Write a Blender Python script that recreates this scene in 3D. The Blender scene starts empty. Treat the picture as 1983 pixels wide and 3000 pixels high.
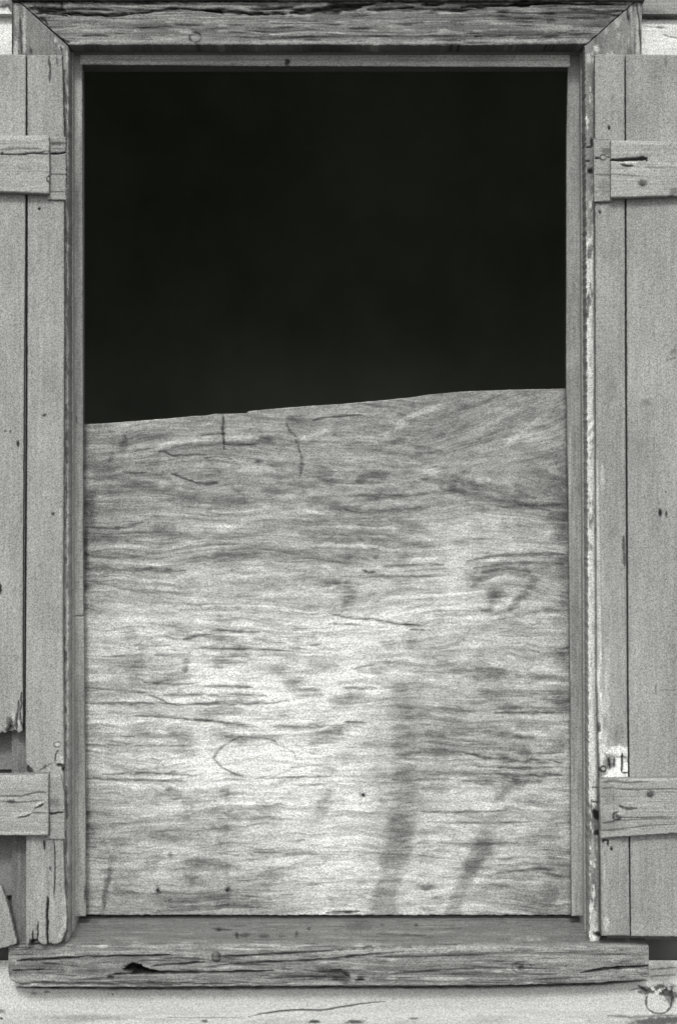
import bpy, math
import numpy as np
from mathutils import Vector

# ------------------------------------------------------------------ camera, sky, sun, exposure
scene = bpy.context.scene
COL = scene.collection
D, S = 2.4, 0.0006                       # camera distance to the wall plane, metres per photo pixel on it
cam_d = bpy.data.cameras.new('camera')
cam = bpy.data.objects.new('camera', cam_d); COL.objects.link(cam)
cam.location = (0, -D, 0); cam.rotation_euler = (math.radians(90), 0, 0)
cam_d.sensor_fit = 'HORIZONTAL'; cam_d.sensor_width = 36
cam_d.lens = 36 * D / (1983 * S)
cam_d.clip_start = 0.05; cam_d.clip_end = 500
scene.camera = cam

SUN_TO = Vector((-0.06, -0.80, 0.76)).normalized()      # towards the sun: front left, fairly low
elev = math.asin(SUN_TO.z); azim = math.atan2(SUN_TO.x, SUN_TO.y)
world = bpy.data.worlds.new('World'); scene.world = world
world.use_nodes = True
nt = world.node_tree; nt.nodes.clear()
sky = nt.nodes.new('ShaderNodeTexSky'); sky.sky_type = 'NISHITA'; sky.sun_disc = False
sky.sun_elevation = elev; sky.sun_rotation = azim % (2 * math.pi)
sky.dust_density = 4.0
bw = nt.nodes.new('ShaderNodeHueSaturation'); bw.inputs['Saturation'].default_value = 0.0   # black-and-white film
bg = nt.nodes.new('ShaderNodeBackground'); bg.inputs['Strength'].default_value = 0.15
wo = nt.nodes.new('ShaderNodeOutputWorld')
nt.links.new(sky.outputs[0], bw.inputs['Color']); nt.links.new(bw.outputs[0], bg.inputs['Color'])
nt.links.new(bg.outputs[0], wo.inputs[0])

sun_d = bpy.data.lights.new('sun', 'SUN'); sun_d.energy = 1.8; sun_d.angle = math.radians(10)
sun_d.color = (1.0, 0.995, 0.965)
sun = bpy.data.objects.new('sun', sun_d); COL.objects.link(sun)
sun.rotation_euler = (-SUN_TO).to_track_quat('-Z', 'Y').to_euler(); sun.location = SUN_TO * 8
vs = scene.view_settings
vs.view_transform = 'Standard'; vs.look = 'None'; vs.gamma = 1.0; vs.use_curve_mapping = False
vs.exposure = -0.36

# ------------------------------------------------------------------ numpy noise
_T = np.random.default_rng(7).random((24, 256, 256)).astype(np.float32)
def vn(x, y, seed=0):
    t = _T[seed % 24]; off = (seed * 37) % 256
    xi = np.floor(x).astype(np.int64); yi = np.floor(y).astype(np.int64)
    fx = (x - xi); fy = (y - yi)
    fx = fx * fx * (3 - 2 * fx); fy = fy * fy * (3 - 2 * fy)
    x0 = (xi + off) & 255; x1 = (x0 + 1) & 255; y0 = (yi + 2 * off) & 255; y1 = (y0 + 1) & 255
    return (t[x0, y0] * (1 - fx) + t[x1, y0] * fx) * (1 - fy) + (t[x0, y1] * (1 - fx) + t[x1, y1] * fx) * fy
def fbm(x, y, seed=0, o=3):
    s = 0; a = 1; w = 0
    for i in range(o):
        s = s + a * vn(x * 2 ** i, y * 2 ** i, seed + i); w += a; a *= 0.55
    return s / w
def sst(a, b, x):
    t = np.clip((x - a) / (b - a), 0, 1); return t * t * (3 - 2 * t)
def grid_interp(xs, ys, tab, X, Y):
    xs = np.array(xs, float); ys = np.array(ys, float); tab = np.array(tab, float)
    fx = np.interp(X, xs, np.arange(len(xs))); fy = np.interp(Y, ys, np.arange(len(ys)))
    xi = np.clip(fx.astype(int), 0, len(xs) - 2); yi = np.clip(fy.astype(int), 0, len(ys) - 2)
    tx = fx - xi; ty = fy - yi
    tx = tx * tx * (3 - 2 * tx); ty = ty * ty * (3 - 2 * ty)
    return (tab[yi, xi] * (1 - tx) + tab[yi, xi + 1] * tx) * (1 - ty) + (tab[yi + 1, xi] * (1 - tx) + tab[yi + 1, xi + 1] * tx) * ty

# ------------------------------------------------------------------ marks with a shape of their own (wear, cracks, stains, knots)
SOFT = 0.0                     # 0 = crisp marks on solid timber, towards 1 = marks broken up by the fibres of the plywood
def crack(X, Y, g, h, pts, w, dark=0.25, depth=1.5, rag=0.5, soft=0.6):
    """broken line of half-width w through pts: darker dirt inside, cut depth mm deep"""
    p = np.array(pts, float)
    lo = p.min(0) - 4 * w - 6; hi = p.max(0) + 4 * w + 6
    m = (X > lo[0]) & (X < hi[0]) & (Y > lo[1]) & (Y < hi[1])
    if not m.any(): return
    x = X[m]; y = Y[m]
    ws = min(w, 5); xr = x + (vn(x / 16, y / 16, 3) - .5) * ws * 2.2 * rag; yr = y + (fbm(x / 26, y / 12, 5) - .5) * ws * 3.2 * rag
    best = np.full(x.shape, 1e9); tt = np.zeros(x.shape); n = len(p) - 1
    for i in range(n):
        a, b = p[i], p[i + 1]; d = b - a; L = max(d @ d, 1e-6)
        t = np.clip(((xr - a[0]) * d[0] + (yr - a[1]) * d[1]) / L, 0, 1)
        q = np.hypot(xr - a[0] - t * d[0], yr - a[1] - t * d[1])
        k = q < best; best[k] = q[k]; tt[k] = (i + t[k]) / n
    ww = w * (0.35 + 0.65 * np.clip(np.minimum(tt, 1 - tt) * 6, 0, 1)) * (1 - rag * .5 + rag * vn(tt * 9 + p[0, 0], tt * 0 + p[0, 1], 9))
    soft = min(1.0, soft + .5 * SOFT); ww = ww * (1 + .25 * SOFT)
    k = 1 - sst(1 - soft, 1 + soft, best / np.maximum(ww, .3))
    k = k * np.clip(1 - .25 - .5 * SOFT + (.5 + .9 * SOFT) * vn(x / 17, y / 3.2, 18), 0, 1.15)
    g[m] *= (1 - k * (1 - dark)); h[m] -= depth * k
def blot(X, Y, g, h, cx, cy, rx, ry, ang=0, dark=0.6, depth=0.0, rag=0.5, hard=0.5, val=None):
    R = max(rx, ry) * 2.2 + 4
    m = (abs(X - cx) < R) & (abs(Y - cy) < R)
    if not m.any(): return
    x = X[m] - cx; y = Y[m] - cy; a = math.radians(ang)
    u = (x * math.cos(a) + y * math.sin(a)) / rx; v = (-x * math.sin(a) + y * math.cos(a)) / ry
    sc = max(4.0, min(rx, ry) * .8)
    r = np.hypot(u, v) + (fbm(X[m] / sc, Y[m] / sc, 11) - .5) * 2 * rag
    hard = min(1.0, hard + .5 * SOFT)
    k = 1 - sst(1 - hard, 1 + hard, r)
    if SOFT: k = k * np.clip(.02 + .85 * vn(X[m] / 30, Y[m] / 2.9, 17) + .75 * fbm(X[m] / 16, Y[m] / 7, 2), 0, 1.2) * (.62 if val is not None else .85)
    if val is None: g[m] *= (1 - k * (1 - dark))
    else: g[m] = g[m] * (1 - k) + val * k
    h[m] -= depth * k
def ring(X, Y, g, h, cx, cy, rx, ry, w, dark=0.5, depth=0.4, a0=0, a1=360, rag=.3):
    n = 18; P = [(cx + rx * math.cos(math.radians(a0 + (a1 - a0) * i / n)), cy + ry * math.sin(math.radians(a0 + (a1 - a0) * i / n))) for i in range(n + 1)]
    crack(X, Y, g, h, P, w, dark, depth, rag)
def marks(X, Y, g, h, L):
    for k in L:
        if k[0] == 'c': crack(X, Y, g, h, *k[1:])
        elif k[0] == 'b': blot(X, Y, g, h, *k[1:])
        elif k[0] == 'r': ring(X, Y, g, h, *k[1:])
        elif k[0] == 'w': blot(X, Y, g, h, k[1], k[2], k[3], k[4], k[5] if len(k) > 5 else 0, 1, -0.25, .8, .4, k[6] if len(k) > 6 else 222)

# ------------------------------------------------------------------ materials
def lin(g):
    c = np.clip(g / 255.0, 0, 1); return np.where(c <= .04045, c / 12.92, ((c + .055) / 1.055) ** 2.4)
def wood_material(name, grit=0.30, scale=420, bump=0.25, rough=0.85, tint=(1.0, 1.006, 0.972)):
    m = bpy.data.materials.new(name); m.use_nodes = True
    n = m.node_tree.nodes; l = m.node_tree.links; b = n['Principled BSDF']
    b.inputs['Roughness'].default_value = rough
    b.inputs['Specular IOR Level'].default_value = 0.25
    at = n.new('ShaderNodeAttribute'); at.attribute_name = 'tone'
    tc = n.new('ShaderNodeTexCoord')
    n1 = n.new('ShaderNodeTexNoise'); n1.inputs['Scale'].default_value = scale; n1.inputs['Detail'].default_value = 2; n1.inputs['Roughness'].default_value = .7
    mp = n.new('ShaderNodeMapping'); mp.inputs['Rotation'].default_value = (.6, .9, .5)
    l.new(tc.outputs['Object'], mp.inputs['Vector']); l.new(mp.outputs[0], n1.inputs['Vector'])
    mr = n.new('ShaderNodeMapRange'); mr.inputs['From Min'].default_value = .25; mr.inputs['From Max'].default_value = .75
    mr.inputs['To Min'].default_value = 1 - grit; mr.inputs['To Max'].default_value = 1 + grit
    l.new(n1.outputs['Fac'], mr.inputs['Value'])
    mu = n.new('ShaderNodeVectorMath'); mu.operation = 'SCALE'
    l.new(at.outputs['Color'], mu.inputs[0]); l.new(mr.outputs[0], mu.inputs['Scale'])
    m2 = n.new('ShaderNodeVectorMath'); m2.operation = 'MULTIPLY'; m2.inputs[1].default_value = tint
    l.new(mu.outputs[0], m2.inputs[0]); l.new(m2.outputs[0], b.inputs['Base Color'])
    bp = n.new('ShaderNodeBump'); bp.inputs['Strength'].default_value = bump; bp.inputs['Distance'].default_value = 0.001
    l.new(n1.outputs['Fac'], bp.inputs['Height']); l.new(bp.outputs[0], b.inputs['Normal'])
    return m
M_PAINT = wood_material('worn_grey_paint', .62, 430, .2)
M_BARE = wood_material('weathered_bare_wood', .68, 430, .3)
M_PLY = wood_material('weathered_plywood', .74, 430, .25)
M_SIDE = wood_material('chalky_clapboard_paint', .5, 430, .2)
def plain_material(name, col, rough=.9, nscale=30, amt=.3):
    m = bpy.data.materials.new(name); m.use_nodes = True
    n = m.node_tree.nodes; l = m.node_tree.links; b = n['Principled BSDF']
    b.inputs['Roughness'].default_value = rough; b.inputs['Specular IOR Level'].default_value = .15
    tc = n.new('ShaderNodeTexCoord'); n1 = n.new('ShaderNodeTexNoise'); n1.inputs['Scale'].default_value = nscale; n1.inputs['Detail'].default_value = 5
    l.new(tc.outputs['Object'], n1.inputs['Vector'])
    cr = n.new('ShaderNodeValToRGB')
    cr.color_ramp.elements[0].position = .3; cr.color_ramp.elements[1].position = .7
    cr.color_ramp.elements[0].color = [c * (1 - amt) for c in col] + [1]; cr.color_ramp.elements[1].color = [min(1, c * (1 + amt)) for c in col] + [1]
    l.new(n1.outputs['Fac'], cr.inputs['Fac']); l.new(cr.outputs[0], b.inputs['Base Color'])
    return m

# ------------------------------------------------------------------ building helpers
def W(px, py, y):
    k = S * (D + y) / D
    return (px - 991.5) * k, (1500 - py) * k
def proj(P):
    k = S * (D + P[..., 1]) / D
    return P[..., 0] / k + 991.5, 1500 - P[..., 2] / k
def tag(o, label=None, cat=None, group=None, kind=None):
    if label: o['label'] = label
    if cat: o['category'] = cat
    if group: o['group'] = group
    if kind: o['kind'] = kind
    return o
def empty(name, loc):
    o = bpy.data.objects.new(name, None); COL.objects.link(o); o.location = loc; o.empty_display_size = .1; return o
def link_mesh(name, V, F, tone, mat, parent, smooth=True):
    V = np.asarray(V, np.float32); F = np.asarray(F, np.int32)
    me = bpy.data.meshes.new(name)
    me.vertices.add(len(V)); me.vertices.foreach_set('co', V.ravel())
    me.loops.add(F.size); me.loops.foreach_set('vertex_index', F.ravel())
    me.polygons.add(len(F)); me.polygons.foreach_set('loop_start', np.arange(0, F.size, 4, dtype=np.int32))
    me.polygons.foreach_set('loop_total', np.full(len(F), 4, np.int32))
    me.polygons.foreach_set('use_smooth', np.full(len(F), smooth))
    me.update(calc_edges=True)
    if tone is not None:
        at = me.color_attributes.new('tone', 'FLOAT_COLOR', 'POINT')
        c = np.ones((len(V), 4), np.float32); c[:, :3] = np.asarray(tone)[:, None]
        at.data.foreach_set('color', c.ravel())
    me.materials.append(mat); me.validate()
    o = bpy.data.objects.new(name, me); COL.objects.link(o)
    if parent:
        o.parent = parent
        base = parent.location.copy()
        if parent.parent: base += parent.parent.location
        o.location = -base
    return o
def grid_solid(name, P, N, thick, tex, mat, parent, bev=1.2, skirt=None):
    """P (nv,nu,3) front grid, N outward normal; relief from tex(X,Y)->(grey 0..255, height mm)"""
    nv, nu = P.shape[:2]; N = np.array(N, float)
    X, Y = proj(P)
    g, h = tex(X, Y)
    g = np.clip(g, 6, 250)
    du = np.linalg.norm(P[:, 1:] - P[:, :-1], axis=2); dv = np.linalg.norm(P[1:] - P[:-1], axis=2)
    cu = np.concatenate([np.zeros((nv, 1)), np.cumsum(du, 1)], 1); cv = np.concatenate([np.zeros((1, nu)), np.cumsum(dv, 0)], 0)
    e = np.minimum(np.minimum(cu, cu[:, -1:] - cu), np.minimum(cv, cv[-1:] - cv)) * 1000
    if bev > 0:
        t = np.clip(1 - e / bev, 0, 1); h = h - bev * (1 - np.sqrt(np.clip(1 - t * t, 0, 1))) * .8
    Pf = P + N * (h[..., None] / 1000)
    idx = np.arange(nv * nu).reshape(nv, nu)
    F = np.stack([idx[:-1, :-1], idx[1:, :-1], idx[1:, 1:], idx[:-1, 1:]], -1).reshape(-1, 4)
    V = [Pf.reshape(-1, 3)]; G = [g.ravel()]
    b = np.concatenate([idx[0, :], idx[1:, -1], idx[-1, -2::-1], idx[-2:0:-1, 0]])
    # skirt (own vertices so that the arris stays crisp), three rows deep
    off = nv * nu; nb = len(b); rows = 4; fl = Pf.reshape(-1, 3)[b]; flat = P.reshape(-1, 3)[b]; gb = g.ravel()[b]
    if skirt: gb = np.clip(gb, skirt - 15, skirt)
    back = flat - N * thick
    Fs = []
    for r in range(rows):
        t = r / (rows - 1); V.append(fl * (1 - t) + back * t); G.append(gb * (1 - .06 * r))
    for r in range(rows - 1):
        a = off + r * nb + np.arange(nb); c = off + (r + 1) * nb + np.arange(nb)
        Fs.append(np.stack([np.roll(a, -1), np.roll(c, -1), c, a], -1)[:, ::-1])
    o2 = off + rows * nb
    cs = P[[0, 0, -1, -1], [0, -1, -1, 0]] - N * thick
    V.append(cs); G.append(np.full(4, g.mean()))
    Fs.append(np.array([[o2, o2 + 1, o2 + 2, o2 + 3]]))
    F = np.concatenate([F] + Fs)
    return link_mesh(name, np.concatenate(V), F, lin(np.concatenate(G)), mat, parent)
def fn(v):
    if callable(v): return v
    if isinstance(v, (list, tuple)):
        a = np.array(v, float); return lambda t: np.interp(t, a[:, 0], a[:, 1])
    return lambda t: np.full(np.shape(t), float(v))
def slab(name, parent, mat, yd, thick, L, R, T, B, tex, step=2.2, bev=1.2, rag=(0, 0, 0, 0), lean=None, sy=None, skirt=None):
    L, R, T, B = fn(L), fn(R), fn(T), fn(B)
    t0, b0 = float(T(0.)), float(B(0.)); ty = np.linspace(0, 1, 9)
    mid = 0.5
    l0, r0 = float(np.min(L(np.array([t0, b0])))), float(np.max(R(np.array([t0, b0]))))
    tm = float(np.mean(T(np.linspace(l0, r0, 9)))); bm = float(np.mean(B(np.linspace(l0, r0, 9))))
    nu = max(4, int((r0 - l0) / step) + 1); nv = max(4, int((bm - tm) / (sy or step)) + 1)
    u = np.linspace(0, 1, nu)[None, :]; v = np.linspace(0, 1, nv)[:, None]
    yn = tm + (bm - tm) * v
    Lx = L(yn) + (vn(yn / 7, yn * 0, 13) - .5) * rag[0]; Rx = R(yn) + (vn(yn / 7, yn * 0 + 9, 14) - .5) * rag[1]
    X = Lx + (Rx - Lx) * u
    Ty = T(X) + (vn(X / 6, X * 0, 15) - .5) * rag[2]; By = B(X) + (vn(X / 6, X * 0 + 5, 16) - .5) * rag[3]
    Y = Ty + (By - Ty) * v
    yy = np.full(X.shape, float(yd)) if lean is None else yd + lean(X, Y)
    k = S * (D + yy) / D
    P = np.stack([(X - 991.5) * k, yy, (1500 - Y) * k], -1)
    return grid_solid(name, P, (0, -1, 0), thick, tex, mat, parent, bev, skirt)
def nail(parent, px, py, yd, r=.0035, g=40, name='nail'):
    x, z = W(px, py, yd); V = []; F = []; T = []
    n = 16; rr = [(0.0001, -.0011), (.55, -.0010), (.9, -.0006), (1, 0), (1, .002)]
    for (q, dy) in rr:
        for i in range(n):
            a = 2 * math.pi * i / n; V.append((x + r * q * math.cos(a), yd + dy, z + r * q * math.sin(a))); T.append(g)
    for j in range(len(rr) - 1):
        for i in range(n):
            i2 = (i + 1) % n; F.append((j * n + i, j * n + i2, (j + 1) * n + i2, (j + 1) * n + i))
    return link_mesh(name, V, F, lin(np.array(T, float)), M_BARE, parent)

# ------------------------------------------------------------------ the textures of each kind of timber (photo-pixel units: 1 = 0.6 mm)
def base_paint(X, Y, g0, vertical=True, seed=0, amt=1.0):
    a, b = (X, Y) if vertical else (Y, X)
    g0 = g0 - 6; g = g0 + 10 * amt * (fbm(X / 110, Y / 220, seed + 9) - .5) * 2.8 + 16 * amt * (fbm(a / 11, b / 70, seed + 8) - .5) + 14 * amt * (fbm(a / 60, b / 260, seed) - .5) + 14 * amt * (vn(a / 2.8, b / 120, seed + 3) - .5) + 7 * amt * (fbm(X / 18, Y / 18, seed + 5) - .5)
    h = .12 * (vn(a / 3.2, b / 150, seed + 3) - .5)
    return g, h
def base_bare(X, Y, g0, vertical=False, seed=0, amt=1.0):
    a, b = (X, Y) if vertical else (Y, X)
    a = a + 10 * (fbm(b / 260, a / 60, seed + 7) - .5) * 2
    r1 = vn(a / 7.5, b / 420, seed); r2 = vn(a / 3.0, b / 140, seed + 1); r3 = fbm(a / 16, b / 90, seed + 2)
    g = g0 + amt * (26 * (r1 - .5) + 26 * (r2 - .5) + 34 * (r3 - .5))
    dk = sst(.74, .9, vn(a / 3.2, b / 70, seed + 4)); lt = sst(.72, .92, vn(a / 4.5, b / 50, seed + 6))
    g = g - 38 * amt * dk + 30 * amt * lt
    h = .5 * amt * (r1 - .5) + .45 * amt * (r2 - .5) - .6 * amt * dk
    return g, h

# ==================================================================================================
# THE PLYWOOD BOARD
# ==================================================================================================
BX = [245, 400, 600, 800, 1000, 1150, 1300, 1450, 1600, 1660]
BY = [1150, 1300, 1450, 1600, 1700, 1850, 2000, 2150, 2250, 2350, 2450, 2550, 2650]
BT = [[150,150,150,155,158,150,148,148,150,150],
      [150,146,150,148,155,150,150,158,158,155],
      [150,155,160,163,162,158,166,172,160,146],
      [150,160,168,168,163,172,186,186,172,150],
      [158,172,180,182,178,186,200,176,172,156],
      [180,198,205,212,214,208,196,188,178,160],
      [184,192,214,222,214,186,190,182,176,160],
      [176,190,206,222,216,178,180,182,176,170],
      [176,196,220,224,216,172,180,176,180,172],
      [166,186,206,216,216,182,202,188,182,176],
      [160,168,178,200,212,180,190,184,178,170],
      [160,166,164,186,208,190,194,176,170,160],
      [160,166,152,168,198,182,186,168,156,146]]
BOARD_MARKS = [
 ('c', [(652,1208),(655,1240),(651,1262),(655,1285),(655,1318)], 2.6, .35, 1.2),
 ('c', [(835,1238),(852,1262),(870,1292),(884,1335),(882,1370),(880,1402)], 4.0, .62, .5, .9, .9),
 ('b', 362,1298,10,24,22,.42,.4,.5), ('b', 326,1338,7,16,18,.45,.4,.5), ('b', 757,1354,9,7,0,.5,.4,.5),
 ('c', [(440,1322),(480,1322),(505,1336),(560,1332),(605,1333)], 2.2, .55,.6),
 ('c', [(600,1342),(640,1340),(670,1345),(690,1352)], 2.6, .5,.7),
 ('c', [(360,1383),(395,1386),(430,1385)], 2.2, .6,.6),
 ('c', [(500,1388),(540,1402),(575,1414)], 2.2, .55,.6), ('c', [(570,1414),(605,1418),(640,1415)], 4, .5,.6),
 ('c', [(585,1275),(660,1268),(630,1270)], 1.8, .65,.4), ('c', [(655,1302),(720,1303),(760,1301)], 1.8, .6,.5),
 ('c', [(915,1232),(945,1224),(1000,1219),(1060,1216)], 2.2, .55,.5),
 ('w', 560,1292,70,7,-8,192), ('w', 470,1312,30,5,-30,190), ('w', 700,1282,60,7,-4,190), ('w', 770,1378,42,6,6,205), ('w', 660,1345,45,5,8,195), ('w', 520,1404,30,6,28,185),
 ('w', 900,1277,55,5,-14,195), ('w', 950,1262,20,12,-60,180), ('w', 1220,1212,65,6,-22,198), ('w', 1170,1255,30,6,-25,190), ('w', 1125,1279,22,6,10,195),
 ('w', 1520,1280,75,8,-35,186), ('w', 1440,1237,60,6,-25,176), ('w', 1440,1180,70,6,-28,170),
 ('w', 790,1508,110,6,-8,195), ('w', 700,1560,80,14,-16,188), ('w', 500,1500,120,6,-3,176), ('w', 1050,1440,60,6,-14,190),
 ('w', 1270,1390,70,7,18,190), ('w', 1350,1580,35,60,10,205), ('w', 1335,1680,30,90,6,222), ('w', 1420,1350,80,7,-4,186),
 ('c', [(250,1548),(330,1549),(372,1546),(420,1530)], 3.5, .66,.3,.8), ('c', [(250,1668),(330,1668),(440,1670),(540,1672)], 4.5, .6,.4,.8),
 ('c', [(250,1625),(330,1636),(420,1630)], 3, .72,.3), ('c', [(250,1700),(400,1732),(560,1740)], 3, .72,.3),
 ('b', 262,1462,14,20,0,.55,.2,.6), ('b', 262,1520,12,42,0,.62,.2,.6), ('b', 252,1590,6,40,0,.6,.2,.6), ('b', 254,1660,10,22,0,.5,.2,.6), ('b', 252,1720,12,10,0,.55,.2,.5), ('b', 250,1620,8,10,0,.55),
 ('c', [(1280,1390),(1340,1402),(1400,1420)], 8, .78,.2,.9,.9), ('c', [(1290,1432),(1360,1442),(1440,1458),(1560,1488)], 7, .74,.2,.9,.9),
 ('c', [(1000,1452),(1180,1452),(1260,1448)], 3.5, .72,.3), ('c', [(1010,1496),(1100,1500),(1180,1494),(1260,1485)], 4.5, .72,.3,.8),
 ('c', [(1520,1478),(1600,1480),(1650,1478)], 4, .72,.3), ('b', 1490,1475,60,10,4,.72), ('b', 1560,1388,50,12,-4,.76),('b', 1610,1325,40,9,-14,.74),
 ('b', 1160,1525,26,12,0,.72), ('b', 1215,1548,34,14,0,.66), ('b', 1180,1635,20,12,-20,.7), ('b', 1230,1600,26,6,10,.74),
 ('b', 1350,1590,22,12,0,.7), ('c', [(1370,1645),(1440,1630),(1530,1626),(1655,1624)], 4, .62,.4,.7), ('c', [(1385,1665),(1480,1652),(1560,1648),(1650,1655)], 3.5, .66,.4,.7),
 ('b', 1400,1690,34,15,-10,.66), ('c', [(1420,1676),(1480,1668),(1545,1680),(1565,1700),(1530,1745),(1490,1790)], 9, .72,.3,.9,.9),
 ('b', 1450,1742,20,20,0,.58), ('b', 1440,1760,12,28,10,.72), ('b', 1646,1660,14,22,0,.55), ('b', 1655,1750,14,30,0,.66), ('b', 1640,1570,18,24,0,.7), ('b', 1652,1530,8,30,0,.7),
 ('c', [(960,1710),(1010,1712),(1040,1730),(1020,1765),(1000,1790)], 9, .72,.2,.9,.9), ('c', [(1060,1670),(1080,1677),(1098,1674)], 3, .4,.8), ('w', 1075,1668,22,5,0,205),
 ('c', [(1120,1660),(1200,1656),(1300,1655)], 3.2, .7,.3), ('c', [(1000,1690),(1150,1688),(1290,1690)], 3, .74,.3),
 ('c', [(960,1798),(1040,1812),(1100,1816),(1170,1830),(1230,1832)], 3, .58,.4), ('c', [(960,1828),(1060,1832)], 2.5, .65,.3), ('c', [(1180,1832),(1245,1834)], 2.5,.55,.4), ('c', [(1200,1845),(1245,1846)], 2.2,.55,.4),
 ('b', 1140,1885,20,13,0,.7), ('b', 1205,1878,20,16,-10,.68), ('b', 1645,1925,20,18,0,.58), ('b', 1600,1985,44,10,4,.62), ('b', 1645,2050,22,34,0,.66), ('b', 1620,2040,26,26,20,.76),
 ('b', 540,1855,46,10,-8,.66), ('b', 380,1850,26,16,0,.7), ('b', 520,1835,60,14,0,.78), ('b', 650,1870,52,8,4,.66), ('c', [(535,1875),(580,1862),(620,1860)],4,.6,.2),
 ('b', 650,1935,26,16,-20,.62), ('b', 385,1950,60,20,8,.66), ('b', 500,1985,44,20,-14,.66), ('b', 820,1958,32,16,-12,.7), ('b', 950,1950,40,14,8,.68),
 ('b', 860,1998,34,7,0,.62), ('b', 900,2022,30,5,0,.55), ('b', 905,2038,30,5,-6,.58), ('c', [(545,1930),(545,1950),(540,1970)],6,.66,.2),
 ('c', [(250,2062),(340,2062),(460,2060),(520,2066),(600,2064),(780,2060),(850,2056)], 3, .56,.5,.8), ('c', [(250,2016),(330,2022),(420,2030),(470,2050),(500,2064)], 2.4, .64,.4),
 ('c', [(480,2038),(560,2036),(600,2034)], 3.5, .6,.3), ('c', [(600,2012),(680,2010),(740,2014)], 3.5, .58,.3), ('c', [(610,2040),(690,2038),(780,2038)], 5, .62,.3), ('c', [(420,2000),(500,2004),(570,2004)], 2.6,.6,.3),
 ('b', 650,2086,50,9,-4,.62), ('c', [(390,2098),(500,2102),(600,2112),(650,2118),(720,2126)], 2.6, .52,.6), ('b', 690,2124,34,7,6,.5), ('b', 620,2110,24,4,0,.5),
 ('b', 530,2160,36,24,8,.64), ('b', 420,2155,30,16,0,.74), ('b', 700,2170,44,12,12,.6), ('b', 660,2150,40,12,8,.68), ('b', 545,2205,26,12,14,.68), ('b', 780,2160,36,10,10,.66),
 ('c', [(250,2184),(350,2184),(560,2186)], 3, .66,.3), ('c', [(800,2130),(880,2132),(960,2126)], 3.5,.62,.3), ('b', 970,2140,56,14,-12,.66), ('b', 1000,2145,40,18,-8,.72), ('b', 920,2180,26,10,-30,.7),
 ('c', [(705,2160),(680,2172),(650,2190),(625,2222),(650,2250),(690,2270),(720,2278)], 2.2, .62,.6,.4), ('c', [(720,2278),(800,2276),(840,2262),(868,2232),(862,2205),(830,2190),(790,2175)], 1.6, .8,.3,.4),
 ('w', 745,2225,100,34,2,214), ('b', 690,2272,26,5,4,.6), ('b', 690,2285,30,3,4,.7), ('c', [(690,2160),(790,2166),(810,2176)],2,.66,.3),
 ('c', [(300,2270),(420,2266),(560,2272)], 3, .6,.4), ('c', [(250,2282),(400,2286),(540,2290)], 3, .64,.4), ('c', [(740,2282),(860,2278),(970,2276)], 2.6, .6,.4), ('c', [(860,2302),(960,2298)],2.4,.66,.3), ('c', [(850,2250),(960,2240)],3,.74,.2),
 ('b', 495,2312,10,7,0,.6), ('b', 660,2325,16,14,0,.58), ('c', [(664,2300),(667,2400),(664,2500),(668,2600),(666,2670)], 3.5, .9,.2,.9,.9), ('c', [(500,2500),(503,2520)],6,.62,.2),
 ('b', 700,2385,36,14,0,.62), ('b', 780,2388,34,26,16,.62), ('b', 950,2350,16,40,26,.66), ('b', 560,2392,100,10,-4,.7), ('b', 640,2440,120,30,0,.78), ('b', 345,2400,40,16,0,.76),
 ('b', 340,2470,60,18,-6,.68), ('b', 262,2440,20,30,0,.62), ('b', 255,2390,10,10,0,.5), ('b', 490,2455,70,14,0,.76), ('b', 840,2498,70,9,0,.68), ('b', 770,2495,30,7,0,.66),
 ('b', 570,2528,34,13,0,.56), ('b', 640,2535,50,12,4,.62), ('b', 560,2578,26,13,20,.52), ('b', 460,2520,22,9,0,.66), ('b', 430,2535,24,9,0,.7), ('b', 800,2570,44,14,0,.72),
 ('b', 640,2640,120,22,0,.72), ('b', 750,2655,44,14,0,.66), ('b', 540,2640,34,8,0,.66), ('b', 350,2600,36,60,0,.84), ('c', [(320,2540),(314,2600),(305,2665)], 6, .72,.2,.9,.9),
 ('b', 462,2609,8,10,0,.34,.6,.3), ('b', 666,2609,8,10,0,.28,.6,.3), ('b', 1064,2330,9,5,0,.3,.5,.3), ('b', 445,1870,2,2,0,.3),
  ('c', [(1160,2160),(1300,2150),(1400,2142),(1470,2152),(1560,2165)], 9, .72,.2,.9,.9),
 ('b', 1300,2185,60,18,0,.72), ('b', 1420,2180,44,12,0,.74), ('b', 1500,2185,44,14,6,.68), ('b', 1540,2205,14,12,0,.6), ('b', 1635,2190,16,12,0,.6),
 ('c', [(1170,2212),(1290,2205),(1330,2210)], 8, .72,.2,.9,.9), ('c', [(1350,2206),(1450,2224),(1540,2230),(1650,2232)], 4, .56,.4,.8), ('c', [(1400,2246),(1520,2250),(1650,2248)], 3, .58,.4,.8), ('c', [(1160,2262),(1300,2264),(1420,2268)],5,.74,.2), ('c', [(1420,2268),(1520,2272),(1650,2272)], 3.4, .56,.4,.8),
 ('c', [(1150,2285),(1250,2284),(1330,2284)], 5,.74,.2), ('c', [(1360,2288),(1480,2290),(1580,2290)], 7, .66,.3,.9), ('c', [(1500,2208),(1600,2208),(1650,2206)],2.4,.6,.4), ('b', 1550,2345,36,15,0,.6), ('b', 1280,2310,40,10,0,.72),
 ('b', 1190,2330,50,44,0,.86), ('c', [(1450,2350),(1470,2325),(1500,2305),(1540,2290)], 12,.72,.2,.9,.9),
 ('c', [(1230,2378),(1320,2382),(1400,2378),(1480,2376)], 2.8, .6,.4), ('c', [(1250,2410),(1400,2412),(1560,2410)], 2.8, .64,.4),
 ('b', 1180,2405,40,20,6,.82), ('b', 1160,2450,30,44,4,.74), ('b', 1158,2515,38,30,0,.82),    
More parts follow.
